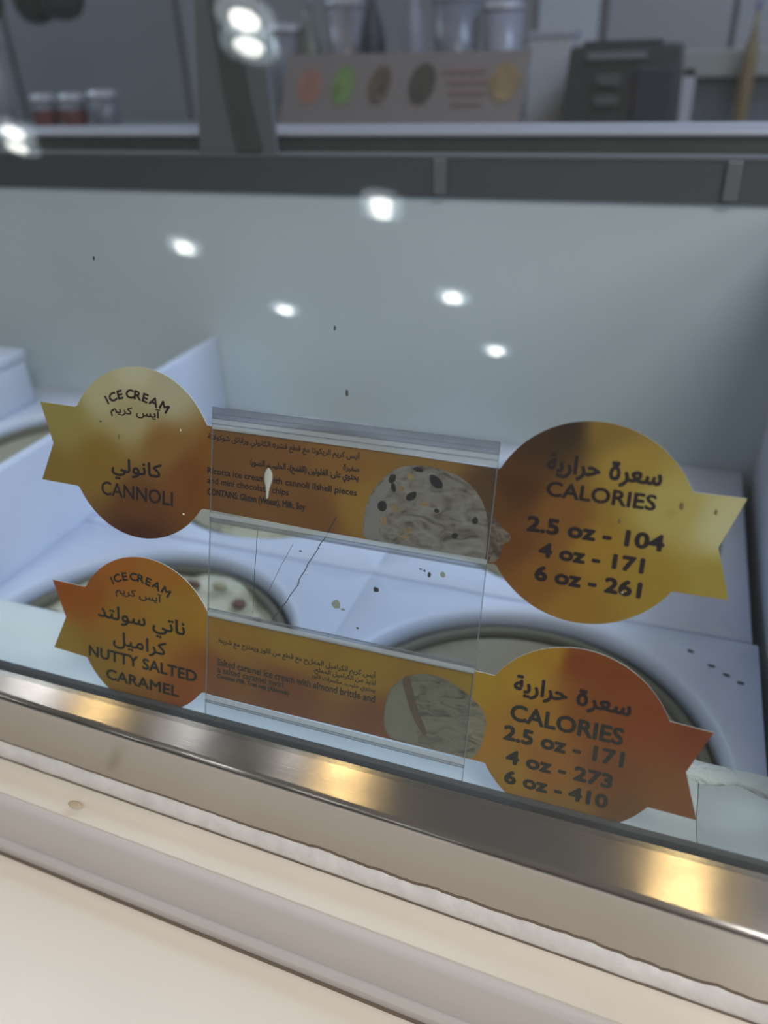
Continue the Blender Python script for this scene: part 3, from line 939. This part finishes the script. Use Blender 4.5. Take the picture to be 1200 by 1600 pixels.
INK, INK2 = MAT['ink'], MAT['ink_green']
cardA = gl_empty('flavour_card', 0, 0, 0, 'upper gold flavour card reading CANNOLI in the acrylic sign holder', 'flavour card', 'gold flavour cards')
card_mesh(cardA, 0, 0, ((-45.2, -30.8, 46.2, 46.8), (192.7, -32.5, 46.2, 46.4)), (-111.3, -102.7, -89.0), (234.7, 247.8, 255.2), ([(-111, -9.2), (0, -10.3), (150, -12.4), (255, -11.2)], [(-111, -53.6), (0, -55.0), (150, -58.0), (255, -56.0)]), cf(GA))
arch(cardA, [('I', -66.1, -3.6), ('C', -62.3, -1.6), ('E', -57.6, 0.2), ('C', -51.3, 1.2), ('R', -46.3, 0.9), ('E', -41.5, 0.0), ('A', -36.0, -1.4), ('M', -29.6, -3.6)], (32, 26, 16, 4, -6, -14, -22, -32), INK)
lettering(cardA, shape('آيس كريم'), -63.7, -32.1, -12.0, -5.0, INK, 0.16)
lettering(cardA, shape('كانولي'), -63.4, -30.7, -46.5, -34.2, INK, 0.28)
lettering(cardA, 'CANNOLI', -70.3, -23.5, -56.6, -48.6, INK, 0.2)
lettering(cardA, shape('حرارية'), 171.5, 195.2, -13.3, -1.8, INK, 0.42)
lettering(cardA, shape('سعرة'), 198.8, 221.0, -13.5, -2.4, INK, 0.42)
lettering(cardA, 'CALORIES', 172.8, 220.2, -22.0, -14.8, INK, 0.3)
lettering(cardA, '2.5 oz - 104', 165.9, 226.2, -39.6, -31.8, INK, 0.5)
lettering(cardA, '4 oz - 171', 172.8, 219.5, -50.8, -43.5, INK, 0.5)
lettering(cardA, '6 oz - 261', 172.3, 220.0, -62.3, -54.6, INK, 0.5)
lettering(cardA, shape('آيس كريم الريكوتا مع قطع قشرة الكانولي ورقائق شوكولاتة'), -2.9, 82.2, -18.6, -13.6, INK, 0.1)
lettering(cardA, shape('صغيرة'), 73.8, 82.4, -24.2, -20.4, INK, 0.1)
lettering(cardA, shape('يحتوي على: الغلوتين (القمح)، الحليب، الصويا'), 22.5, 82.3, -29.4, -24.2, INK, 0.16)
lettering(cardA, 'Ricotta ice cream with cannoli llshell pieces', -2.7, 81.9, -36.4, -32.0, INK, 0.12)
lettering(cardA, 'and mini chocolate chips', -2.7, 45.0, -41.6, -37.2, INK, 0.12)
lettering(cardA, 'CONTAINS: Gluten (Wheat), Milk, Soy', -2.4, 54.6, -48.0, -43.2, INK, 0.16)
sc1 = flat(cardA, 'scoop_picture', [(86.6, -56.2), (86.3, -50.0), (87.0, -38.8), (90.4, -30.6), (97.0, -22.1), (103.8, -17.4), (113.9, -15.6), (122.7, -16.1), (132.8, -18.6), (138.4, -21.9), (143.0, -26.6), (146.3, -32.4), (148.2, -39.0), (148.8, -47.0), (148.8, -54.0), (148.4, -57.4), (140, -57.4), (120, -57.0), (100, -56.6)], 0.28, MAT['scoop1'])
flat(sc1, 'wafer_edge', [(143.6, -30.0), (147.6, -32.6), (151.8, -36.6), (156.0, -40.4), (159.6, -42.8), (159.2, -45.8), (156.2, -47.6), (155.8, -52.5), (153.6, -57.0), (149.4, -57.4), (149.6, -48.0), (148.4, -38.0)], 0.26, MAT['wafer'], 0.03, 1)
flat(sc1, 'smooth_side', [(87.2, -55.6), (86.9, -50.0), (87.6, -39.4), (90.9, -31.4), (97.4, -23.2), (104.0, -18.6), (106.5, -18.6), (101.5, -24.5), (97.0, -32.0), (94.6, -42.0), (94.4, -50.0), (95.5, -55.8)], 0.31, MAT['smooth1'], 0.015, 2)
rnd = random.Random(4)
for (u, v, s1, s2, an) in ((112.1, -17.9, 3.4, 1.5, 0), (99.4, -24.3, 1.9, 3.2, -.4), (100.6, -28.6, 1.4, 2.6, .3), (121.2, -22.8, 4.6, 2.6, -.6), (110.1, -31.2, 2.2, 3.6, -.8), (95.7, -38.4, 2.7, 3.0, .2), (142.0, -38.5, 1.7, 2.4, .1), (133.0, -47.2, 2.0, 1.6, .4), (123, -36.5, 1.6, 1.2, 0)):
    pts = []
    for i in range(7):
        t = 2 * math.pi * i / 7
        q = rnd.uniform(.75, 1.1)
        x, y = s1 * q * math.cos(t), s2 * q * math.sin(t)
        pts.append((u + x * math.cos(an) - y * math.sin(an), v + x * math.sin(an) + y * math.cos(an)))
    flat(sc1, 'chocolate_chip', pts, 0.33, MAT['chip'], 0.03, 1)
for (u, v, s1, s2) in ((108.7, -21.9, 2.4, 2.2), (104.1, -28.4, 2.2, 1.7), (102.3, -38.4, 2.0, 2.3), (110.0, -48.0, 2.4, 1.8), (108.5, -52.0, 2.8, 1.4), (116.5, -34.3, 3.2, 1.5), (97.5, -46, 1.6, 3.0)):
    flat(sc1, 'biscuit_piece', [(u + s1 * rnd.uniform(.7, 1.1) * math.cos(t), v + s2 * rnd.uniform(.7, 1.1) * math.sin(t)) for t in (0, 1.1, 2.2, 3.2, 4.2, 5.3)], 0.33, MAT['biscuit'], 0.02, 1)

cardB = gl_empty('flavour_card', 5, -104, 0, 'lower orange gold flavour card reading NUTTY SALTED CARAMEL', 'flavour card', 'gold flavour cards')
sub = bpy.data.objects.new('tmp', None)


def offs(pts): return [(p_[0] - 5, p_[1] + 104) + tuple(p_[2:]) for p_ in pts]


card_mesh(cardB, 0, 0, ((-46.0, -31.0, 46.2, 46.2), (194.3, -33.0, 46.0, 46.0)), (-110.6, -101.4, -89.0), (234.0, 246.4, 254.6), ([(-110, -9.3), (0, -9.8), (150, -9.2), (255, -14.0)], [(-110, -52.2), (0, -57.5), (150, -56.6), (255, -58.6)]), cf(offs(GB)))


def letB(body, u0, u1, v0, v1, mat, bold=0.0): return lettering(cardB, body, u0 - 5, u1 - 5, v0 + 104, v1 + 104, mat, bold)


arch(cardB, [(c, u - 5, v + 104) for c, u, v in (('I', -63.4, -106.0), ('C', -59.8, -104.0), ('E', -54.8, -102.1), ('C', -48.9, -101.2), ('R', -43.9, -101.4), ('E', -38.9, -102.3), ('A', -33.5, -103.6), ('M', -27.2, -106.0))], (30, 24, 14, 4, -6, -14, -22, -32), INK2)
letB(shape('آيس كريم'), -61.1, -30.0, -115.2, -108.2, INK2, 0.15)
letB(shape('ناتي سولتد'), -73.6, -14.4, -134.6, -121.0, INK2, 0.28)
letB(shape('كراميل'), -63.0, -26.4, -147.2, -136.2, INK2, 0.28)
letB('NUTTY SALTED', -80.3, -6.2, -156.2, -149.0, INK2, 0.32)
letB('CARAMEL', -68.0, -17.8, -168.2, -161.2, INK2, 0.32)
letB(shape('حرارية'), 169.3, 195.0, -121.8, -110.0, INK, 0.42)
letB(shape('سعرة'), 199.0, 224.0, -121.8, -110.6, INK, 0.42)
letB('CALORIES', 169.3, 222.6, -134.6, -125.6, INK2, 0.42)
letB('2.5 oz - 171', 167.2, 224.4, -145.6, -137.3, INK2, 0.5)
letB('4 oz - 273', 169.8, 221.0, -157.9, -150.0, INK2, 0.5)
letB('6 oz - 410', 170.2, 220.4, -168.8, -161.2, INK2, 0.5)
letB(shape('آيس كريم الكراميل المملّح مع قطع من اللوز ويمتزج مع شريط').replace('\u0651', ''), 6.4, 99.3, -130.4, -125.4, INK2, 0.1)
letB(shape('لذيذ من الكراميل المملح.'), 64.3, 99.5, -134.2, -130.2, INK2, 0.1)
letB(shape('يحتوي حليب، مكسرات اللوز'), 63.4, 99.5, -138.0, -134.2, INK2, 0.1)
letB('Salted caramel ice cream with almond brittle and', 6.4, 99.8, -142.6, -138.4, INK2, 0.13)
letB('a salted caramel swirl', 6.8, 47.5, -146.8, -143.0, INK2, 0.1)
letB('Contains: Milk, Tree nuts (Almonds)', 6.6, 51.0, -151.0, -147.4, INK2, 0.16)
sc2 = flat(cardB, 'scoop_picture', [(u - 5, v + 104) for u, v in [(106.4, -160.4), (105.1, -145.0), (106.7, -134.3), (113.6, -124.8), (123.9, -120.3), (133.9, -120.1), (142.6, -123.5), (149.7, -127.3), (155.3, -131.9), (158.6, -137.2), (158.1, -143.9), (157.0, -152.7), (154.0, -160.2), (146.2, -160.4), (124.6, -160.4)]], 0.28, MAT['scoop2'])
flat(sc2, 'smooth_side', [(u - 5, v + 104) for u, v in [(107.2, -159.4), (105.9, -145.0), (107.4, -134.8), (113.0, -126.6), (116.5, -136.0), (121.0, -147.0), (125.0, -156.0), (124.0, -159.6)]], 0.31, MAT['smooth2'], 0.015, 2)
flat(sc2, 'caramel_stripe', [(u - 5, v + 104) for u, v in [(112.6, -125.8), (117.2, -122.8), (119.6, -131.2), (123.2, -141.0), (129.7, -153.0), (127.0, -154.7), (120.3, -144.9), (116.2, -134.6)]], 0.33, MAT['caramel'], 0.02)

# ------------------------------------------------------------------ drips, specks and crumbs
def on_glass(name, u, v, ru, rv, mat, label, cat, group=None, seed=0, face=7.6):
    bm = blob(0, 0, ru, rv, 0, seed, 0.25)
    o = obj(name, bm, mat, None, True, local=True)
    c = gp(u, v, face)
    o.location = (c.x, c.y, c.z + Z0); o.rotation_euler = ROT
    return tag(o, label, cat, group)


bm = B()
pr = [(-27.4, 0.3), (-28.5, 1.5), (-30, 2.3), (-32.5, 2.7), (-35, 2.2), (-37.5, 1.4), (-40, 0.9), (-42.5, 0.8), (-43.6, 0.3)]
rows_ = []
for v, w in pr:
    rows_.append([bm.verts.new((x * w / 1000, (v + 35) / 1000, z / 1000)) for x, z in ((-1, 0), (-.6, .35), (0, .5), (.6, .35), (1, 0))])
for a_, b_ in zip(rows_, rows_[1:]):
    for i in range(4): bm.faces.new((a_[i], a_[i + 1], b_[i + 1], b_[i]))
    bm.faces.new((a_[4], a_[0], b_[0], b_[4]))
bm.faces.new(rows_[0]); bm.faces.new(rows_[-1][::-1])
dr = obj('milk_drip', bm, MAT['drip'], None, True, local=True)
c = gp(33.7, -35, 1.75); dr.location = (c.x, c.y, c.z + Z0); dr.rotation_euler = ROT
tag(dr, 'dried whitish teardrop drip over the printed cannoli text', 'drip')
SPK = [(-67.7, 69.0, .9, 1.2, 'crumb', 'tiny dark speck on the upper left of the glass'), (68.0, 44.2, .7, 1.4, 'crumb', 'tiny dark speck on glass above the acrylic sign holder, upper one'),
       (76.0, 14.8, 1.0, 2.0, 'crumb', 'small dark fleck on glass just above the sign holder top rail'), (-52.7, -21.2, .5, 2.2, 'fleck', 'short brown streak on glass over the CANNOLI disc'),
       (206.3, -27.0, .8, 1.5, 'fleck', 'small smear under the word CALORIES on upper right disc'), (230, -16.6, 1.1, 2.0, 'fleck', 'brown fleck right of the word CALORIES on upper disc'),
       (243.6, -17.2, .8, 1.6, 'fleck', 'small smear on the right tail of upper card'), (-64.5, -14.2, 1.0, .6, 'crumb', 'dark crumb under the arched words of the cannoli disc'),
       (-14.6, -13.3, .5, .8, 'drip', 'pale flake at the right side of the cannoli disc'), (-12.0, -57.5, .9, .7, 'drip', 'pale flake low on the right of cannoli disc'), (212, -58.5, .5, .5, 'drip', 'pale flake beside the number 261')]
for i, (u, v, a_, b_, mt, lb) in enumerate(SPK):
    on_glass('speck', u, v, a_ * .8, b_ * .8, MAT[mt], lb, 'speck', 'specks on the glass', i * 2.3, 7.55)
CR = [(0.050, 0.478, 'longest dark crumb on white collar beside the lower right card'), (0.064, 0.466, 'dark crumb on white collar, second of the diagonal row'), (0.074, 0.4595, 'dark crumb on white collar, third of the diagonal row'),
      (0.083, 0.454, 'dark crumb nearest the collar edge, last of the diagonal row'), (-0.020, 0.519, 'dark crumb on back collar below the upper right disc'), (-0.012, 0.62 + .1, 'dark crumb on back collar near the liner wall')]
for i, (x, y, lb) in enumerate(CR):
    bm = B()
    bmesh.ops.create_icosphere(bm, subdivisions=1, radius=1)
    for v in bm.verts:
        q = Vector((v.co.x * 0.0030, v.co.y * 0.0010, v.co.z * 0.0008))
        q.rotate(Matrix.Rotation(-0.3 + 0.2 * (i % 2), 3, 'Z'))
        v.co = Vector((x, y, ZP + 0.0008)) + q
    tag(obj('crumb', bm, MAT['crumb'], None, True), lb, 'crumb', 'dark crumbs on the collars')

# ------------------------------------------------------------------ behind the cabinet
bc = empty('back_counter', (-0.6, 1.6, -1.33), 'grey back counter behind the cabinet carrying board and bottles', 'counter')
obj('counter_top', box(B(), -3.2, 1.2, 1.05, 2.15, -0.20, -0.165, 0.004), MAT['grey'], bc)
obj('counter_base', box(B(), -3.2, 1.2, 1.10, 2.15, -1.33, -0.20), MAT['frame_steel'], bc)

# menu board with pictures
bd = empty('picture_board', (-0.42, 1.2, -0.165), 'long pale menu board with five round food pictures behind cabinet', 'sign')
bm = B()
fr_ = [(-0.623, 1.185, -0.163), (-0.247, 1.185, -0.163), (-0.231, 1.225, -0.012), (-0.597, 1.225, -0.008)]
vs = [bm.verts.new(c) for c in fr_] + [bm.verts.new((x, y + 0.006, z)) for x, y, z in fr_]
for f in ((0, 1, 2, 3), (7, 6, 5, 4), (0, 4, 5, 1), (1, 5, 6, 2), (2, 6, 7, 3), (3, 7, 4, 0)): bm.faces.new([vs[i] for i in f])
obj('board', bm, MAT['board'], bd)


def bd_pt(x, z): return Vector((x, 1.185 + (z + 0.163) / 0.153 * 0.04 - 0.0012, z))


def bd_disc(name, x, z, rx, rz, mat, tilt=-0.35):
    bm = B()
    L = []
    for i in range(24):
        a_ = 2 * math.pi * i / 24
        u, w = rx * math.cos(a_), rz * math.sin(a_)
        u, w = u * math.cos(tilt) - w * math.sin(tilt), u * math.sin(tilt) + w * math.cos(tilt)
        L.append(bd_pt(x + u, z + w))
    t = [bm.verts.new(c) for c in L]; b_ = [bm.verts.new(c + Vector((0, 0.001, 0))) for c in L]
    bm.faces.new(t); bm.faces.new(b_[::-1])
    for i in range(24): bm.faces.new((t[i], t[(i + 1) % 24], b_[(i + 1) % 24], b_[i]))
    return obj(name, bm, mat, bd)


for nm, x, col, rx, rz in (('pink_picture', -0.561, (0.24, 0.12, 0.105), .019, .024), ('green_picture', -0.506, (0.12, 0.20, 0.07), .017, .026), ('brown_picture', -0.449, (0.09, 0.065, 0.055), .016, .026), ('dark_picture', -0.384, (0.045, 0.04, 0.036), .019, .027), ('tan_picture', -0.264, (0.22, 0.155, 0.085), .021, .024)):
    bd_disc('food_picture', x, -0.049, rx, rz, plain(nm, col, 0.6, var=0.25, scale=60))
bd_disc('pale_spot', -0.447, -0.056, .007, .012, plain('pale_centre', (0.24, 0.2, 0.19), 0.6), -0.6).data.materials[0]
for z, x0, x1 in ((-0.034, -0.352, -0.292), (-0.047, -0.345, -0.288), (-0.060, -0.343, -0.290), (-0.074, -0.338, -0.294)):
    bm = B()
    L = [bd_pt(x0, z - 0.0025), bd_pt(x1, z - 0.0025), bd_pt(x1, z + 0.0025), bd_pt(x0, z + 0.0025)]
    t = [bm.verts.new(c) for c in L]; b_ = [bm.verts.new(c + Vector((0, 0.001, 0))) for c in L]
    bm.faces.new(t); bm.faces.new(b_[::-1])
    for i in range(4): bm.faces.new((t[i], t[(i + 1) % 4], b_[(i + 1) % 4], b_[i]))
    obj('text_line', bm, MAT['mauve_ink'], bd)

# black machine
mc = empty('counter_machine', (-0.145, 1.65, -0.165), 'black countertop machine with dark screen standing right of the picture board', 'machine')
bm = box(B(), -0.245, -0.040, 1.60, 1.76, -0.165, -0.013, 0.006)
for v in bm.verts:
    k = (v.co.z + 0.165) / 0.152
    v.co.x = -0.1425 + (v.co.x + 0.1425) * (1 - 0.09 * k)
    v.co.y += 0.012 * k
obj('casing', bm, MAT['black'], mc)
obj('lid', box(B(), -0.215, -0.085, 1.615, 1.75, -0.013, -0.006, 0.003), MAT['black'], mc)
obj('display_strip', box(B(), -0.205, -0.105, 1.603, 1.612, -0.034, -0.024, 0.001), MAT['grey'], mc)
obj('side_pod', box(B(), -0.118, -0.052, 1.590, 1.606, -0.150, -0.045, 0.004), MAT['navy'], mc)
for z in (-0.066, -0.098):
    obj('button_plate', box(B(), -0.185, -0.145, 1.594, 1.606, z - 0.008, z + 0.008, 0.002), plain('dark_button_grey', (0.055, 0.06, 0.065), 0.5), mc)


def bottle(x, y, h, r, body, cap, lab, label, cat='bottle', group='bottles on the back counter'):
    t = empty('bottle', (x, y, -0.165), label, cat, group)
    z = -0.165
    obj('body', lathe(B(), [(0, z), (r * .9, z), (r, z + .006), (r, z + h * .55), (r * .85, z + h * .65), (r * .38, z + h * .78), (r * .34, z + h * .95), (0, z + h * .95)], (x, y), 24), body, t, True)
    obj('cap', lathe(B(), [(0, z + h * .93), (r * .42, z + h * .93), (r * .42, z + h), (0, z + h)], (x, y), 20), cap, t)
    if lab:
        obj('paper_label', lathe(B(), [(r + .0008, z + h * .18), (r + .0012, z + h * .18), (r + .0012, z + h * .5), (r + .0008, z + h * .5)], (x, y), 24, True), lab, t)
    return t


def cup(x, y, h, r, mat, label, band=None, group='cups and jars on the back counter', z=-0.165):
    t = empty('jar', (x, y, z), label, 'jar', group)
    obj('body', lathe(B(), [(0, z), (r * .8, z), (r, z + h), (r - .003, z + h), (r * .8 - .003, z + .004), (0, z + .004)], (x, y), 24), mat, t, True)
    obj('lid', lathe(B(), [(0, z + h + .004), (r * .7, z + h + .012), (r * 1.04, z + h + .004), (r * 1.04, z + h - .004), (0, z + h - .004)], (x, y), 24), MAT['sill'], t, True)
    if band: obj('band', lathe(B(), [(r * .90 + .001, z + h * .35), (r * .96 + .003, z + h * .75), (r * .9 + .001, z + h * .75)], (x, y), 24, True), band, t)
    return t


pale = plain('pale_lavender_plastic', (0.22, 0.22, 0.28), 0.3)
pale2 = plain('grey_lavender_plastic', (0.14, 0.15, 0.19), 0.3)
olive = plain('olive_grey_plastic', (0.10, 0.11, 0.10), 0.4)
bottle(-0.648, 1.72, 0.30, 0.026, MAT['navy'], MAT['black'], plain('yellow_label', (0.22, 0.18, 0.07), 0.6), 'dark bottle with a yellow label standing behind picture board')
bottle(-0.80, 1.75, 0.26, 0.028, olive, pale, None, 'olive grey bottle left of the dark yellow labelled bottle')
bottle(-0.56, 1.72, 0.32, 0.020, pale, MAT['grey'], None, 'slim pale bottle right of the dark yellow labelled bottle')
bottle(0.072, 1.9, 0.215, 0.014, plain('amber_plastic', (0.15, 0.105, 0.055), 0.4), plain('purple_cap', (0.14, 0.12, 0.26), 0.4), None, 'amber bottle with purple cap at the upper right')
cup(-0.865, 1.78, 0.20, 0.045, pale2, 'grey lavender jar above left corner of the picture board')
cup(-0.73, 1.78, 0.24, 0.040, pale, 'pale lavender jar behind left half of the picture board')
cup(-0.49, 1.78, 0.24, 0.048, pale2, 'grey lavender jar behind middle of the picture board')
cup(-0.395, 1.78, 0.22, 0.040, pale, 'pale lavender jar behind right half of picture board')
red = plain('dull_red_band', (0.15, 0.05, 0.05), 0.5)
cup(-1.545, 1.62, 0.20, 0.038, plain('white_cup', (0.26, 0.26, 0.30), 0.4), 'tall white jar at far left of the back counter')
cup(-1.42, 1.62, 0.085, 0.030, pale2, 'small jar with dull red band, left one of two', red)
cup(-1.34, 1.62, 0.085, 0.030, pale2, 'small jar with dull red band, right one of two', red)
cup(-1.255, 1.62, 0.09, 0.034, pale2, 'small plain grey jar right of the red banded jars')

# white cabinet and blue grey screen at right
wc = empty('white_shelf_unit', (0.1, 1.95, -0.165), 'white shelf unit with blue grey panel at upper right', 'shelf')
obj('upright', box(B(), -0.050, -0.024, 1.93, 2.10, -0.165, -0.06, 0.002), MAT['sill'], wc)
obj('shelf', box(B(), -0.055, 0.45, 1.93, 2.10, -0.078, -0.030, 0.003), plain('off_white_shelf', (0.22, 0.225, 0.225), 0.5), wc)
obj('panel', box(B(), -0.024, 0.45, 1.96, 2.10, -0.165, -0.078), plain('blue_grey_panel', (0.075, 0.09, 0.12), 0.5), wc)
wb = empty('white_carton', (-0.30, 1.85, -0.165), 'pale carton standing between the picture board and black machine', 'carton')
obj('carton_body', box(B(), -0.345, -0.262, 1.80, 1.90, -0.165, 0.002, 0.002), plain('pale_carton', (0.36, 0.37, 0.41), 0.5), wb)
obj('carton_lid', box(B(), -0.348, -0.259, 1.797, 1.903, 0.002, 0.014, 0.002), plain('lavender_lid', (0.30, 0.30, 0.38), 0.4), wb)


def pendant(x, y, z, r, label):
    t = empty('pendant_lamp', (x, y, z), label, 'lamp', 'dark pendant lamps')
    obj('shade', lathe(B(), [(0, z), (r * .6, z + .008), (r * .92, z + .03), (r, z + .06), (r * .8, z + .12), (r * .3, z + .17), (0, z + .175)], (x, y), 32), plain('dark_green_black', (0.03, 0.04, 0.04), 0.5), t, True)
    obj('cord', lathe(B(), [(0, z + .17), (.004, z + .17), (.004, 1.62), (0, 1.62)], (x, y), 10), MAT['black'], t)


pendant(-1.375, 1.7, 0.070, 0.052, 'dark round pendant shade at upper left corner, right one')
pendant(-1.50, 1.76, 0.068, 0.050, 'dark round pendant shade at upper left corner, middle one')
pendant(-1.62, 1.72, 0.078, 0.050, 'dark round pendant shade at upper left corner, left one')

# ------------------------------------------------------------------ ceiling lamps
def downlight(x, y, mats, label, group, r=0.085):
    t = empty('ceiling_light', (x, y, 1.60), label, 'ceiling light', group)
    obj('disc', lathe(B(), [(0, 1.600), (r * .62, 1.600), (r * .62, 1.612), (0, 1.612)], (x, y), 24), mats[0], t)
    obj('trim_ring', lathe(B(), [(r * .64, 1.603), (r * 1.25, 1.606), (r * 1.25, 1.62), (r * .64, 1.62)], (x, y), 24, True), mats[1], t)


CUST = [(-1.576, -1.61), (-1.47, -2.91), (-1.356, -4.13), (-1.241, -5.21), (-3.25, -2.29), (-3.03, -3.54), (-2.80, -4.62)]
WH = ['at the top edge left of middle, beside the arm', 'below the rear frame near the middle', 'right of middle, upper of two', 'lowest and furthest right', 'at the far left edge below the sill', 'on the left quarter of the liner wall', 'left of middle, above the sign holder']
for (x, y), wh in zip(CUST, WH):
    downlight(x, y, (MAT['lamp'], MAT['lamp_ring']), 'white downlight mirrored in the glass ' + wh, 'customer side downlights')
for x, wh in ((-1.613, 'left'), (-0.728, 'middle'), (0.232, 'right')):
    downlight(x, 0.52, (MAT['warm_lamp'], MAT['sill']), 'warm downlight whose golden glint is %s of three on the steel rail' % wh, 'warm downlights over the cabinet', 0.085)
for x, wh, r in ((-1.93, 'leftmost', 0.20), (-1.269, 'left', 0.09), (-0.888, 'right', 0.06)):
    downlight(x, 0.52, (MAT['soft_lamp'], MAT['sill']), 'white downlight over the cabinet, %s of three mirrored in the steel rail' % wh, 'white downlights over the cabinet', r)
bpy.data.objects.remove(sub)
